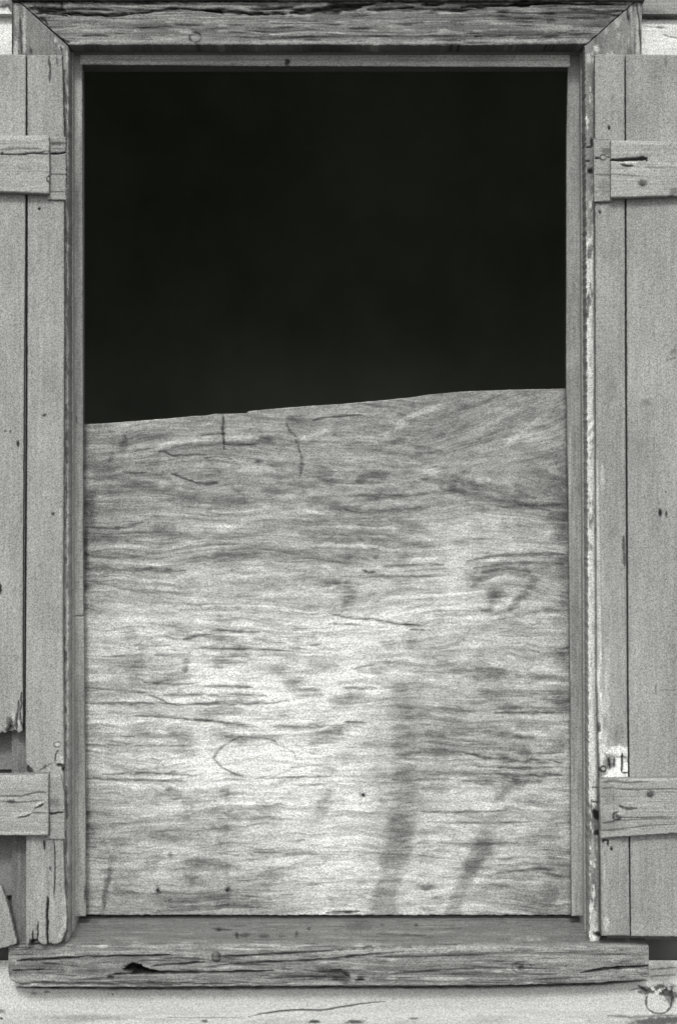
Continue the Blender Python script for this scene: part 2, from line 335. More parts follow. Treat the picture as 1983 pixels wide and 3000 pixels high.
 ('b', 1415,2480,28,30,24,.68), ('b', 1375,2545,28,22,0,.55),  
 ('b', 1400,2478,50,7,0,.66), ('c', [(1280,2470),(1400,2474),(1520,2470)],3,.66,.3), ('b', 1590,2545,20,9,0,.52), ('c', [(1440,2560),(1520,2552),(1600,2548)],2.6,.64,.3), ('b', 1590,2470,44,26,0,.74), ('b', 1460,2596,60,7,0,.6), ('b', 1255,2598,16,9,0,.56), ('b', 1275,2632,14,4,0,.5),
 ('b', 1590,2620,60,26,0,.74), ('b', 1540,2660,70,14,0,.72), ('c', [(955,2676),(1010,2674),(1055,2670)], 3, .35,.8),
 ('c', [(1030,1960),(1100,1944),(1160,1940)],4,.7,.2,.9), ('b', 1115,1968,24,6,-10,.64), ('c', [(1010,2015),(1100,2018)],4,.64,.3), ('b', 1000,2060,40,20,-20,.74), ('b', 1040,2040,46,12,0,.7), ('c', [(1010,2116),(1075,2118)],2.6,.55,.4),
 ('b', 1380,1965,60,16,6,.66), ('b', 1460,1975,50,14,10,.62), ('b', 1300,1975,60,14,0,.72), ('b', 1450,2035,40,16,0,.68), ('b', 1180,2025,50,22,-30,.74), ('b', 1340,2080,40,12,0,.7), ('b', 1320,2115,40,12,0,.7), ('b', 1200,2095,50,10,0,.72), ('b', 1500,2075,44,9,-16,.68), ('c', [(1450,2088),(1560,2090),(1650,2088)],2.4,.56,.4),
 ('w', 1312,2096,12,3,0,232), ('w', 1432,2095,14,3,0,215), ('c', [(620,1845),(700,1852),(760,1852)],3,.56,.3), ('c', [(580,1900),(720,1902),(860,1908)],2.4,.6,.3), ('c', [(380,1893),(500,1890)],2.4,.6,.3), ('c', [(300,1924),(440,1920),(560,1918)],2.4,.66,.3),
]
BOARD_MARKS += [
 ('c', [(427, 1322), (508, 1296), (560, 1287), (636, 1282), (764, 1282)], 6, 1.174, -.1, .6, .9),
 ('c', [(475, 1342), (560, 1336), (652, 1341), (764, 1363), (812, 1387)], 6, 1.149, -.1, .6, .9),
 ('c', [(508, 1379), (580, 1413), (636, 1424)], 5, 1.136, -.1, .6, .9),
 ('c', [(877, 1290), (925, 1280), (957, 1258)], 4, 1.149, -.1, .6, .9),
 ('c', [(1117, 1276), (1197, 1226), (1278, 1196), (1310, 1186)], 7, 1.149, -.1, .6, .9),
 ('c', [(1486, 1298), (1534, 1250), (1598, 1213)], 8, 1.161, -.1, .6, .9),
 ('c', [(1400, 1262), (1440, 1236), (1510, 1215)], 5, 1.112, -.1, .6, .9),
 ('c', [(1197, 1347), (1278, 1379), (1390, 1403), (1502, 1419)], 8, 1.136, -.1, .6, .9),
 ('c', [(1240, 1370), (1330, 1400), (1420, 1436), (1560, 1500)], 6, 1.099, -.1, .6, .9),
 ('c', [(588, 1579), (680, 1545), (764, 1515), (957, 1499)], 7, 1.124, -.1, .6, .9),
 ('c', [(250, 1531), (400, 1512), (524, 1507), (877, 1483)], 5, 1.112, -.1, .6, .9),
 ('c', [(255, 1420), (420, 1400), (560, 1440), (760, 1455)], 4, 1.087, -.1, .6, .9),
 ('c', [(260, 1600), (420, 1575), (560, 1590), (700, 1620)], 5, 1.087, -.1, .6, .9),
 ('c', [(900, 1400), (1040, 1430), (1180, 1420), (1300, 1380)], 4, 1.074, -.1, .6, .9),
 ('c', [(1000, 1480), (1140, 1470), (1250, 1476)], 5, 1.099, -.1, .6, .9),
 ('c', [(1380, 1640), (1470, 1618), (1650, 1612)], 5, 1.087, -.1, .6, .9),
 ('c', [(1400, 1708), (1480, 1690), (1520, 1705)], 5, 1.099, -.1, .6, .9),
 ('c', [(960, 1560), (1080, 1548), (1180, 1560), (1300, 1590)], 5, 1.087, -.1, .6, .9),
 ('c', [(260, 1650), (430, 1654), (620, 1656), (800, 1640)], 4, 1.074, -.1, .6, .9),
 ('c', [(1180, 1225), (1300, 1180), (1380, 1168)], 4, 1.087, -.1, .6, .9),
 ('c', [(980, 1350), (1100, 1330), (1200, 1290)], 4, 1.074, -.1, .6, .9),
 ('c', [(1100, 1232), (1160, 1206), (1250, 1180)], 5, 1.087, -.1, .6, .9),
 ('c', [(440, 1334), (520, 1312), (640, 1300), (740, 1300)], 5, 0.8, .25, .6, .9),
 ('c', [(1326, 1411), (1420, 1428), (1566, 1459)], 9, 0.76, .25, .6, .9),
 ('c', [(1230, 1400), (1300, 1412), (1360, 1440)], 7, 0.8, .25, .6, .9),
 ('c', [(260, 1440), (420, 1418), (560, 1462), (740, 1475)], 9, 0.86, .25, .6, .9),
 ('c', [(600, 1600), (740, 1550), (960, 1525)], 14, 0.86, .25, .6, .9),
 ('c', [(560, 1640), (760, 1612), (960, 1640), (1100, 1636)], 12, 0.84, .25, .6, .9),
 ('c', [(1300, 1230), (1400, 1185), (1480, 1165)], 14, 0.88, .25, .6, .9),
 ('c', [(1400, 1290), (1500, 1228), (1580, 1190)], 9, 0.86, .25, .6, .9),
 ('c', [(1240, 1300), (1340, 1270), (1400, 1240)], 12, 0.9, .25, .6, .9),
 ('c', [(300, 1300), (420, 1280), (520, 1262)], 10, 0.9, .25, .6, .9),
 ('c', [(880, 1560), (1020, 1570), (1190, 1580)], 14, 0.84, .25, .6, .9),
 ('c', [(250, 1580), (420, 1556), (540, 1566)], 8, 0.86, .25, .6, .9),
 ('c', [(1440, 1820), (1520, 1800), (1640, 1790)], 5, 0.8, .25, .6, .9),
 ('c', [(1380, 1720), (1400, 1700), (1450, 1690)], 5, 0.8, .25, .6, .9),
 ('c', [(1400, 1780), (1450, 1800), (1520, 1780)], 5, 0.78, .25, .6, .9),
]
def board_tex(X, Y):
    F = Y + 44 * (fbm(X / 460, Y / 230, 1) - .5) * 2 + 4 * (fbm(X / 130, Y / 60, 4) - .5) * 2
    mk = sst(1120, 1330, X) * (1 - sst(1360, 1450, Y)); F = F + mk * (X - 1250) * .3
    for (cx, cy, rx, ry, a) in ((560, 1345, 220, 70, 60), (1480, 1720, 150, 60, 70), (745, 2225, 190, 75, 70), (1350, 2150, 190, 60, -30), (1000, 2140, 90, 50, 26), (1180, 1620, 170, 60, -22), (500, 1965, 140, 50, 24)):
        F = F + .4 * a * np.exp(-((X - cx) / rx) ** 2 - ((Y - cy) / ry) ** 2)
    F = F + 9 * (fbm(X / 48, Y / 26, 13) - .5) * 2 * sst(.35, .65, fbm(X / 240, Y / 120, 21))
    r0 = vn(F / 26, X / 1500, 2); r1 = sst(.28, .72, vn(F / 10, X / 210, 3)); r2 = vn(F / 4.6, X / 260, 6); r3 = vn(F / 2.6, X / 60, 8)
    amp = (.35 + 1.15 * fbm(X / 210, Y / 80, 10)) * (.62 + .38 * sst(1380, 1560, Y))
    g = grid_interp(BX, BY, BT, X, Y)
    fib = vn(X / 34, F / 2.7, 14)
    g = g + amp * (26 * (r0 - .5) + 27 * (r1 - .5) + 22 * (r2 - .5)) + 22 * (r3 - .5) + 28 * (fib - .5) + 36 * (fbm(X / 50, Y / 18, 12) - .5) + 26 * (fbm(X / 17, Y / 9, 22) - .5)
    d1 = sst(.66, .88, vn(F / 3.0, X / 46, 15)) * sst(.40, .62, fbm(X / 150, Y / 50, 17))
    low = sst(1500, 1800, Y)
    g = g - (16 + 22 * low) * d1
    bl = sst(.54, .74, fbm(X / 78, Y / 24, 19)) * sst(.40, .62, fbm(X / 260, Y / 150, 20))
    g = g - 34 * bl
    lt = sst(.72, .9, vn(F / 5.5, X / 60, 21)); g = g + 16 * lt
    h = .30 * (r1 - .5) * amp + .28 * (r2 - .5) + .22 * (r3 - .5) - .35 * d1 + .7 * (fbm(X / 90, Y / 60, 5) - .5)
    global SOFT
    wh = sst(1650, 1850, Y) * (1 - sst(2420, 2560, Y)) * (1 - sst(1050, 1250, X)) * sst(250, 420, X); g = g + 3 * wh - 4 * (1 - sst(1400, 1700, Y))
    SOFT = 1.0; marks(X, Y, g, h, BOARD_MARKS); SOFT = 0.0
    # water stains: long runs with definite edges, thinner where the hard grain stands up
    gr = .55 + .45 * sst(.25, .75, vn(X / 60, F / 3.4, 9)) * (.5 + .7 * fbm(X / 50, Y / 24, 7))
    for pts, amt_, ed in ((((2140,1178,26),(2230,1192,36),(2330,1186,34),(2400,1176,34),(2480,1166,38),(2560,1146,44),(2620,1130,46),(2684,1124,50)), .22, 12),
                      (((1800,1300,10),(1900,1262,16),(2010,1225,24),(2140,1190,30)), .14, 16),
                      (((2440,1428,20),(2500,1402,26),(2560,1372,28),(2620,1346,28),(2684,1326,30)), .21, 11),
                      (((2060,1566,10),(2200,1528,16),(2330,1472,18),(2440,1430,20)), .14, 12),
                      (((2400,1612,14),(2520,1630,26),(2684,1604,44)), .13, 14),
                      (((2540,322,5),(2600,316,8),(2684,300,8)), .22, 5)):
        q = np.array(pts, float); c = np.interp(Y, q[:, 0], q[:, 1]) + 9 * (vn(Y / 40, Y * 0, 3) - .5); w_ = np.interp(Y, q[:, 0], q[:, 2]) * (.6 + .7 * vn(Y / 26, Y * 0 + 3, 6))
        dd = abs(X - c + 10 * (fbm(X / 18, Y / 12, 8) - .5)) - w_
        k_ = (1 - sst(-ed, ed, dd)) * sst(q[0, 0] - 30, q[0, 0] + 30, Y) * (1 - sst(q[-1, 0], q[-1, 0] + 30, Y))
        g = g * (1 - amt_ * k_ * gr * (.45 + .75 * sst(2300, 2560, Y)))
    br = sst(1138, 1162, X + 22 * (fbm(X / 24, Y / 30, 4) - .5)) * (1 - sst(1380, 1620, X)) * sst(1880, 2020, Y) * (1 - sst(2240, 2330, Y)); g = g * (1 - .07 * br)
    g = g + 7 * sst(1800, 1950, Y)
    g = 178 + (g - 178) * .98
    return g, h
TOP = [(200,1246),(242,1243),(330,1238),(420,1231),(500,1225),(560,1219),(600,1217),(630,1212),(700,1211),(722,1210),(728,1204),(850,1193),(930,1187),(1000,1183),(1110,1173),(1200,1164),(1260,1155),(1360,1146),(1500,1141),(1660,1138),(1700,1138)]
YBD = .046
xb, zb = W(950, 2682, YBD)
board = empty('plywood_board', (xb, YBD, zb))
tag(board, 'weathered grey plywood board with a slanting sawn top covering the lower half of the window', 'board')
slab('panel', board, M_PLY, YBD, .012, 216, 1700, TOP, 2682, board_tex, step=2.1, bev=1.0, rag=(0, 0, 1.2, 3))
for (px, py) in ((462, 2609), (666, 2609), (1064, 2330)): nail(board, px, py, YBD - .0002, .0028, 45)

# ==================================================================================================
# THE WINDOW FRAME
# ==================================================================================================
frame = empty('window_frame', (0, 0, W(0, 2888, -.05)[1]))
tag(frame, 'weathered wooden window frame with cracked head casing and split projecting sill', 'window frame')
YC = -.034                                                      # face of the casings
HEAD = [
 ('c', [(86,22),(120,26),(160,28),(192,30)], 7.0, 0.22, 3.6, .8), ('c', [(105,36),(150,38),(200,44)], 3.1, 0.26, 2.4, .8), ('c', [(186,38),(260,42),(330,42),(400,37)], 4.3, 0.22, 4.2, .7),
 ('c', [(200,22),(260,24),(330,28)], 2.3, 0.45, 1.2, .8), ('c', [(400,36),(450,30),(500,24),(530,22)], 3.1, 0.26, 3.0, .8), ('c', [(520,22),(600,28),(650,31)], 3.1, 0.23, 3.0, .7),
 ('c', [(590,28),(680,32),(740,37),(770,38)], 4.7, 0.22, 4.2, .7), ('c', [(730,26),(800,23),(860,20)], 3.1, 0.22, 3.0, .8), ('c', [(770,39),(840,38)], 3.1, 0.22, 3.0, .7),
 ('c', [(850,34),(930,31),(1010,26),(1060,18)], 6.6, 0.22, 4.8, .8), ('c', [(960,16),(1040,12),(1100,8)], 3.1, 0.26, 2.4, .8), ('c', [(1075,28),(1150,24),(1210,20)], 3.5, 0.26, 3.0, .8),
 ('c', [(1170,24),(1300,27),(1380,27)], 2.8, 0.26, 2.4, .7), ('c', [(1235,11),(1300,9)], 3.5, 0.26, 2.4, .8), ('c', [(1350,18),(1430,15),(1500,13),(1580,10)], 4.3, 0.22, 3.6, .8), ('c', [(1480,12),(1620,9),(1800,10)], 2.7, 0.26, 2.4, .8),
 ('c', [(180,2),(181,26)], 2.3, 0.26, 3.0, .3), ('c', [(118,52),(135,60),(140,72)], 3.1, 0.39, 1.2, .9), ('c', [(165,105),(185,116),(206,124)], 3.9, 0.22, 3.6, .5),
 ('r', 572, 108, 17, 15, 2.6, .45, .8), ('b', 578,124,10,5,0,.4,.8), ('w', 545,92,26,6,10,190), ('b', 1614,60,13,8,0,.5,.6), ('b', 1340,66,22,10,0,.7,.3),
 ('c', [(1390,104),(1600,100),(1740,98)], 3, .6, .8), ('c', [(700,108),(900,106),(1150,104),(1400,104)], 3, .62, .8), ('c', [(230,103),(300,102),(320,103)], 2.6, .5, .8),
 ('c', [(1660,22),(1780,34),(1830,30)], 3, .55, .8), ('c', [(1660,50),(1740,52),(1790,48)], 3, .6, .8), ('c', [(1680,76),(1770,76)], 3, .6, .8),
 ('w', 250,72,44,6,-3,178), ('w', 210,52,55,5,0,176), ('w', 270,88,90,5,-2,176), ('w', 300,121,120,6,0,182), ('w', 700,122,330,5,0,166), ('w', 1200,120,360,5,0,168), ('w', 1560,116,150,6,0,182), ('w', 330,14,240,5,0,170),('w', 1150,60,60,5,0,172),('w', 1640,82,60,9,0,172),
]
def head_tex(X, Y):
    g, h = base_bare(X, Y, 126, False, 2, 1.5)
    # ragged, hollowed upper third
    e = sst(.50, .68, fbm(X / 70, (Y + 6) / 9, 9)) * (1 - sst(30, 48, Y)) * sst(60, 140, X)
    g = g - 22 * e; h = h - 1.0 * e
    g = g - 12 * sst(1150, 1500, X)
    global SOFT
    SOFT = .3; marks(X, Y, g, h, HEAD); SOFT = 0.0
    return g, h
slab('head_casing', frame, M_BARE, YC - .002, .036, [(2, 58), (128, 200)], [(2, 1858), (130, 1716)], 3, [(0,129),(700,129),(1300,130),(1720,127)], head_tex, step=2.2, bev=1.5, rag=(2, 2, 4, 3))
def cas_streaks(X, Y, g, h, x0, x1, top_only=True):
    m = sst(x0 - 4, x0 + 2, X) * (1 - sst(x1 - 2, x1 + 4, X))
    s = vn(X / 4.5, Y / 60, 5) * .6 + vn(X / 9, Y / 30, 9) * .4
    g += m * (s - .52) * 120; h += m * (s - .5) * .8
LC = [('w', 46,140,5,30,0,196), ('w', 72,110,4,40,0,186), ('w', 70,60,4,22,0,176), ('b', 91,148,4,8,0,.5,.5), ('w', 163,116,6,6,0,190), ('w', 178,136,8,7,0,176), ('w', 196,168,4,18,0,180),
      ('c', [(36,10),(36,156)], 3, .5, 1.0), ('c', [(60,50),(62,150)], 4, .62, .6), ('c', [(176,134),(180,146)], 3, .4, 1)]
def lcas_tex(X, Y):
    g, h = base_paint(X, Y, 132, True, 4, 1.4)
    k0 = sst(170, 190, Y); ga, ha = g.copy(), h.copy()
    cas_streaks(X, Y, g, h, 34, 76); g[:] = g * (1 - k0) + ga * k0; h[:] = h * (1 - k0) + ha * k0
    g = g - 10 * sst(2080, 2180, Y) * (1 - sst(76, 80, X))
    # flaking paint along the inner arris
    e = sst(184, 191, X) * sst(150, 250, Y)
    n = fbm(X / 5, Y / 26, 12); n2 = vn(X / 3.5, Y / 60, 14)
    g = g + e * (sst(.40, .52, n) * 66 + 14 - 16 * sst(.55, .75, n2)); h = h + e * sst(.42, .55, n) * .5
    marks(X, Y, g, h, LC)
    return g, h
slab('side_casing', frame, M_PAINT, YC, .034, 34, 200, [(30, 6), (58, 6), (200, 134)], 2762, lcas_tex, skirt=190, step=2.2, bev=1.4, rag=(1, 2.5, 0, 0), sy=3.2)
RC = [('w', 1749,142,8,12,0,196), ('w', 1779,156,4,10,0,182), ('w', 1793,156,4,9,0,182), ('w', 1808,66,12,16,0,182), ('w', 1724,170,6,14,0,186), ('w', 1775,90,6,8,0,172), ('w', 1812,106,5,10,0,172),
      ('w', 1868,120,6,34,0,186), ('c', [(1866,10),(1872,60),(1876,110),(1880,156)], 3, .45, 1.0), ('c', [(1838,10),(1842,60)], 4, .5, .8),
      ('c', [(1714,430),(1734,429)], 2.2, .3, 1.5), ('c', [(1714,472),(1728,470)], 2.6, .35, 1.2), ('b', 1729,499,8,8,0,.22,2), ('c', [(1733,404),(1734,428)], 3.2, .3, 2),
      ('c', [(1732,2308),(1752,2307)], 2, .4, 1), ('c', [(1733,2349),(1752,2351)], 2, .4, 1), ('b', 1746,2388,8,16,-14,.2,4,.4), ('b', 1748,2441,7,7,0,.3,2),
      ('w', 1739,2690,8,20,0,196), ('w', 1736,2718,6,12,0,200), ('b', 1750,2738,14,6,14,.3,2), ('w', 1736,2500,4,60,0,172)]
def rcas_tex(X, Y):
    g, h = base_paint(X, Y, 148, True, 6, 1.2)
    cas_streaks(X, Y, g, h, 1838, 1882)
    inner = np.interp(Y, [130, 1200, 2000, 2700], [1714, 1720, 1724, 1727])
    t = (X - inner)                                               # distance from the arris
    n = fbm(X / 7, Y / 22, 16); n2 = fbm(X / 9, Y / 60, 18)
    dens = np.interp(Y, [160, 620, 740, 780, 900, 960, 1300, 1400, 1650, 1720, 2250, 2300, 2420, 2600, 2720], [.24, .26, .34, .72, .42, .72, .78, .60, .56, .78, .84, .72, .32, .36, .5])
    w = (1 - sst(16, 27, t))
    k = sst(1 - dens - .10, 1 - dens + .06, n * .75 + n2 * .35) * w
    g = g * (1 - k) + (228 + 20 * (n - .5)) * k; h = h + .8 * k
    dkk = sst(.60, .72, vn(X / 3.0, Y / 46, 22)) * w * sst(600, 800, Y); g = g - 30 * dkk; h = h - .7 * dkk
    # curled flakes round 1230-1300
    c = w * sst(1215, 1235, Y) * (1 - sst(1295, 1310, Y)); q = np.sin((Y + 1.1 * X) / 5.5); g = g + c * 26 * q; h = h + c * .9 * q
    g = g - 30 * sst(25, 30, t) * (1 - sst(30, 40, t))
    marks(X, Y, g, h, RC)
    return g, h
slab('side_casing', frame, M_PAINT, YC, .034, [(6, 1714), (1200, 1720), (2000, 1724), (2762, 1727)], 1880, [(1700, 133), (1716, 131), (1858, 5), (1890, 5)], [(1755, 2760), (1764, 2736)], rcas_tex, skirt=180, step=2.2, bev=1.6, rag=(4, 1, 0, 0), sy=2.6)

# jambs and head jamb: boards at right angles to the wall, forming the reveal
def jamb_tex(seed, g0):
    def f(X, Y):
        g = g0 + 14 * (fbm(X / 12, Y / 160, seed) - .5) + 12 * (vn(X / 2.5, Y / 80, seed + 2) - .5); return g, .1 * (g - g0) / 10
    return f
def reveal(name, a, b, N, y0, y1, tex, n_long):
    """a, b: ends (x, z) of the long edge at depth y0"""
    v = np.linspace(0, 1, n_long)[:, None]; u = np.linspace(0, 1, 26)[None, :]
    P = np.stack([a[0] + (b[0] - a[0]) * v + 0 * u, y0 + (y1 - y0) * u + 0 * v, a[1] + (b[1] - a[1]) * v + 0 * u], -1)
    n = np.array(N, float); fl = np.cross(P[0, 1] - P[0, 0], P[1, 0] - P[0, 0])
    if fl @ n > 0: P = P[:, ::-1]
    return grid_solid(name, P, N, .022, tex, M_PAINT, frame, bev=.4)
y0 = .0015
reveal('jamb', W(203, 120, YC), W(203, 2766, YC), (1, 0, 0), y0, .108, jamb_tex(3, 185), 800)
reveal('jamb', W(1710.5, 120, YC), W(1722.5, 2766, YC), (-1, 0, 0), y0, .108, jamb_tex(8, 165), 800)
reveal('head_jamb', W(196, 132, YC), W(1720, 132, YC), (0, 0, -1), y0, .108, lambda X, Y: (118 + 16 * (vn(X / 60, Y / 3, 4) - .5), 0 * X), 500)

def bead_tex(g0, seed, vertical, L=()):
    def f(X, Y):
        g, h = base_paint(X, Y, g0, vertical, seed, 1.8); marks(X, Y, g, h, L); return g, h
    return f
YB = .016
# the left bead is in two lengths meeting at a tight joint
LE = [(188, 240), (700, 241.5), (1800, 243)]
slab('stop_bead', frame, M_PAINT, YB, .009, 206, LE, 150, 1803, bead_tex(164, 3, True, [('b', 225,1230,2,10,0,.6)]), bev=1.5, rag=(0, 1, 0, 0), sy=3)
slab('stop_bead', frame, M_PAINT, YB, .009, 206, [(1806, 245), (2200, 248), (2684, 251)], 1806.5, 2686, bead_tex(166, 5, True, [('b', 214,1921,3,4,0,.4), ('c', [(228,2100),(229,2680)], 1.6, .8, .3), ('b', 249,2620,3,22,0,.6,.6)]), bev=1.3, rag=(0, 1.5, 0, 0), sy=3)
slab('stop_bead', frame, M_PAINT, YB + .0015, .008, [(190, 1664), (400, 1660), (1100, 1659), (1500, 1666), (2000, 1671), (2686, 1675)], 1716, 150, 2686,
     bead_tex(152, 9, True, [('c', [(1705,1080),(1708,1180),(1706,1240)], 3, .6, 1), ('c', [(1707,1780),(1709,1830),(1708,1850)], 3, .4, 1), ('w', 1669,1400,2.5,110,0,176), ('w', 1671,1300,2,60,0,170), ('w', 1675,2260,2,50,0,172), ('w', 1674,2400,1.6,180,0,168), ('c', [(1716,2540),(1717,2600),(1719,2680)], 3, .35, 1)]), bev=2.2, rag=(1, 0, 0, 0), sy=3)
slab('head_bead', frame, M_PAINT, YB - .0015, .0045, 234, 1670, 140, [(236, 186), (700, 190), (1000, 190.5), (1668, 193)],
     bead_tex(222, 12, False, [('b', 842,180,7,9,0,.4,.8), ('w', 600,188,200,2.5,0,176), ('w', 300,186,50,2.5,0,180), ('c', [(240,172),(1660,176)], 2, .85, .3)]), bev=1.3, rag=(0, 0, 0, 1.5))

# sill: one timber with sloping top, rounded nose and a split front face
SILL = [
 ('c', [(255,2803),(380,2802),(500,2799)], 2.6, .3, 1.6), ('c', [(50,2816),(120,2813),(200,2808),(260,2804)], 3, .25, 2), ('c', [(38,2846),(80,2844),(130,2842)], 2.6, .35, 1.5),
  ('c', [(330,2858),(360,2854),(450,2852),(560,2851),(700,2849),(800,2846)], 3, .25, 2.5), ('b', 324,2863,9,7,0,.3,2),
 ('c', [(440,2832),(520,2826),(600,2820)], 2.6, .35, 1.5), ('c', [(640,2829),(760,2821),(850,2818),(980,2810),(1080,2798),(1180,2792)], 2.8, .38, 1.6), ('c', [(640,2803),(740,2800),(860,2793),(1000,2787),(1120,2781)], 2.6, .4, 1.5),
 ('b', 634,2806,11,13,0,.55,.5), ('r', 634,2806,12,14,2,.5,.8), ('b', 672,2807,30,7,0,.55,.6), ('r', 1080,2782,14,9,2.5,.6,1),
 ('b', 985,2862,44,14,24,.5,1.4,.9), ('b', 1000,2848,30,5,20,.5,1.2,.7), ('b', 1012,2856,20,3.5,34,.35,1.4), ('b', 1055,2872,12,8,-30,.32,1.5), ('w', 1033,2864,9,15,0,176), ('b', 940,2850,60,3,8,.55,1), ('b', 960,2872,50,3,4,.5,1), ('b', 905,2862,60,3,0,.6,.8),
 ('c', [(1140,2856),(1250,2846),(1400,2838),(1480,2838)], 2.4, .6, .8), ('b', 1130,2872,44,8,0,.62,.6), ('b', 1525,2838,9,7,0,.3,1.6), ('b', 1521,2826,20,7,-20,.7,.4), ('r', 1528,2836,28,16,2.4,.75,.4),
 ('c', [(1700,2852),(1770,2841),(1830,2836),(1900,2831)], 3, .22, 2.6), ('c', [(1560,2872),(1700,2866),(1840,2862)], 2.6, .6, .8), ('w', 1800,2858,90,8,-6,168), ('w', 1740,2868,100,6,-3,165),
 ('b', 640,2724,7,6,0,.35,1), ('c', [(620,2722),(680,2726)], 2, .6, .6), ('c', [(694,2733),(694,2750)], 3, .5, .6), ('b', 718,2741,16,6,0,.6,.4), ('b', 772,2744,14,6,0,.6,.4), ('b', 824,2744,10,4,0,.7,.4), ('b', 904,2722,6,5,0,.5,.6), ('b', 1050,2712,50,14,0,.78,.2), ('b', 1119,2711,5,5,0,.4,.6), ('b', 1219,2712,5,5,0,.4,.6), ('c', [(868,2728),(868,2750)], 4, .7, .4), ('c', [(1100,2738),(1250,2741)], 2.4, .7, .4),
 ('w', 400,2766,24,7,0,178), ('w', 535,2766,34,6,0,172), ('w', 1550,2752,40,7,0,182), ('w', 1180,2786,170,9,-2,196), ('w', 1010,2790,100,6,-4,184), ('w', 1400,2782,160,6,0,178), ('w', 420,2792,300,5,0,168), ('w', 1600,2782,150,5,0,165),
 ('w', 240,2822,16,5,0,180), ('w', 200,2840,20,7,20,160), ('w', 80,2850,22,12,0,156), ('b', 120,2848,70,16,0,.82,.4), ('c', [(1100,2806),(1250,2803),(1420,2800)], 2.4, .6, .8),
 ('c', [(250,2689),(900,2688),(1670,2686)], 1.6, 1.35, 0), ('c', [(30,2882),(300,2884),(700,2884)], 3, .6, 1.2, .9), ('c', [(780,2868),(900,2864),(1040,2868)], 2, .5, 1),
]
def sill_tex(X, Y):
    fr = sst(2755, 2775, Y)
    g1, h1 = base_bare(X, Y, 134, False, 5, 1.25); g2, h2 = base_bare(X, Y * 1.6, 122, False, 9, .5)
    g = g1 * fr + g2 * (1 - fr); h = h1 * fr + h2 * (1 - fr)
    g = g + 22 * fr * (fbm(X / 60, Y / 12, 7) - .5) * 2
    global SOFT
    marks(X, Y, g, h, [('b', 396,2841,30,15,4,.05,12,.35,.25), ('b', 430,2847,32,6,6,.12,8,.5,.3)]); SOFT = .35; marks(X, Y, g, h, SILL); SOFT = 0.0
    return g, h
nu = 880; px = np.linspace(24, 1901, nu)
prof = []
zb0 = W(0, 2688, .050)[1]; znose = W(0, 2766, -.042)[1]
for t in np.linspace(0, 1, 46): prof.append((.108 + (-.042 - .108) * t, zb0 + .0035 + (znose - zb0 - .0035) * t, 0))
for a in np.linspace(0, 1, 8)[1:]: prof.append((-.042 - .008 * math.sin(a * math.pi / 2), znose - .008 * (1 - math.cos(a * math.pi / 2)), 0))
for t in np.linspace(0, 1, 60)[1:]: prof.append((-.05, znose - .008, t))
prof = np.array(prof)
xw = (px - 991.5) * S * (D - .05) / D
ybot = np.interp(px, [24, 30, 62, 300, 900, 1500, 1750, 1901], [2850, 2872, 2890, 2891, 2888, 2886, 2879, 2868]) + (vn(px / 14, px * 0, 4) - .5) * 4
zbot = (1500 - ybot) * S * (D - .05) / D
P = np.zeros((len(prof), nu, 3)); P[..., 0] = xw[None]; P[..., 1] = prof[:, 0:1]
zt = znose - .008
P[..., 2] = np.where(prof[:, 2:3] > 0, zt + (zbot[None] - zt) * prof[:, 2:3], prof[:, 1:2])
sX, sY = proj(P); sg, sh = sill_tex(sX, sY)
nrm = np.zeros_like(P); 
tv = np.gradient(P, axis=0); nrm[..., 1] = tv[..., 2]; nrm[..., 2] = -tv[..., 1]
nrm /= np.linalg.norm(nrm, axis=2, keepdims=True)
ee = np.minimum(np.arange(nu), np.arange(nu)[::-1])[None] * 1.28
sh = sh - 1.5 * np.clip(1 - ee / 2.5, 0, 1) ** 2
P = P + nrm * sh[..., None] / 1000
nv = len(prof); idx = np.arange(nv * nu).reshape(nv, nu)
F = [np.stack([idx[:-1, :-1], idx[1:, :-1], idx[1:, 1:], idx[:-1, 1:]], -1).reshape(-1, 4)]
V = [P.reshape(-1, 3)]; G = [sg.ravel()]; off = nv * nu
lo = P[-1].copy(); lo2 = lo.copy(); lo2[:, 1] = .108                # underside
V += [lo, lo2]; G += [sg[-1] * .8, sg[-1] * .6]
a = off + np.arange(nu - 1); F.append(np.stack([a, a + nu, a + nu + 1, a + 1], -1)); off += 2 * nu
for (c, fl) in ((0, 0), (nu - 1, 1)):                              # end grain: strips from the profile to the back plane
    ring_ = P[:, c].copy(); bk = ring_.copy(); bk[:, 1] = .108
    V += [ring_, bk]; G += [sg[:, c] * .9, sg[:, c] * .9]
    a = off + np.arange(nv - 1); f = np.stack([a, a + nv, a + nv + 1, a + 1], -1); F.append(f[:, ::-1] if fl else f); off += 2 * nv
link_mesh('sill', np.concatenate(V), np.concatenate(F), lin(np.clip(np.concatenate(G), 6, 250)), M_BARE, frame)
# drip cap over the head casing
slab('drip_cap', frame, M_BARE, -.044, .06, 30, 1890, -42, [(30, -5), (900, -3), (1890, -3)], lambda X, Y: base_bare(X, Y, 95, False, 3), step=3, bev=1.5, rag=(0, 0, 0, 3))

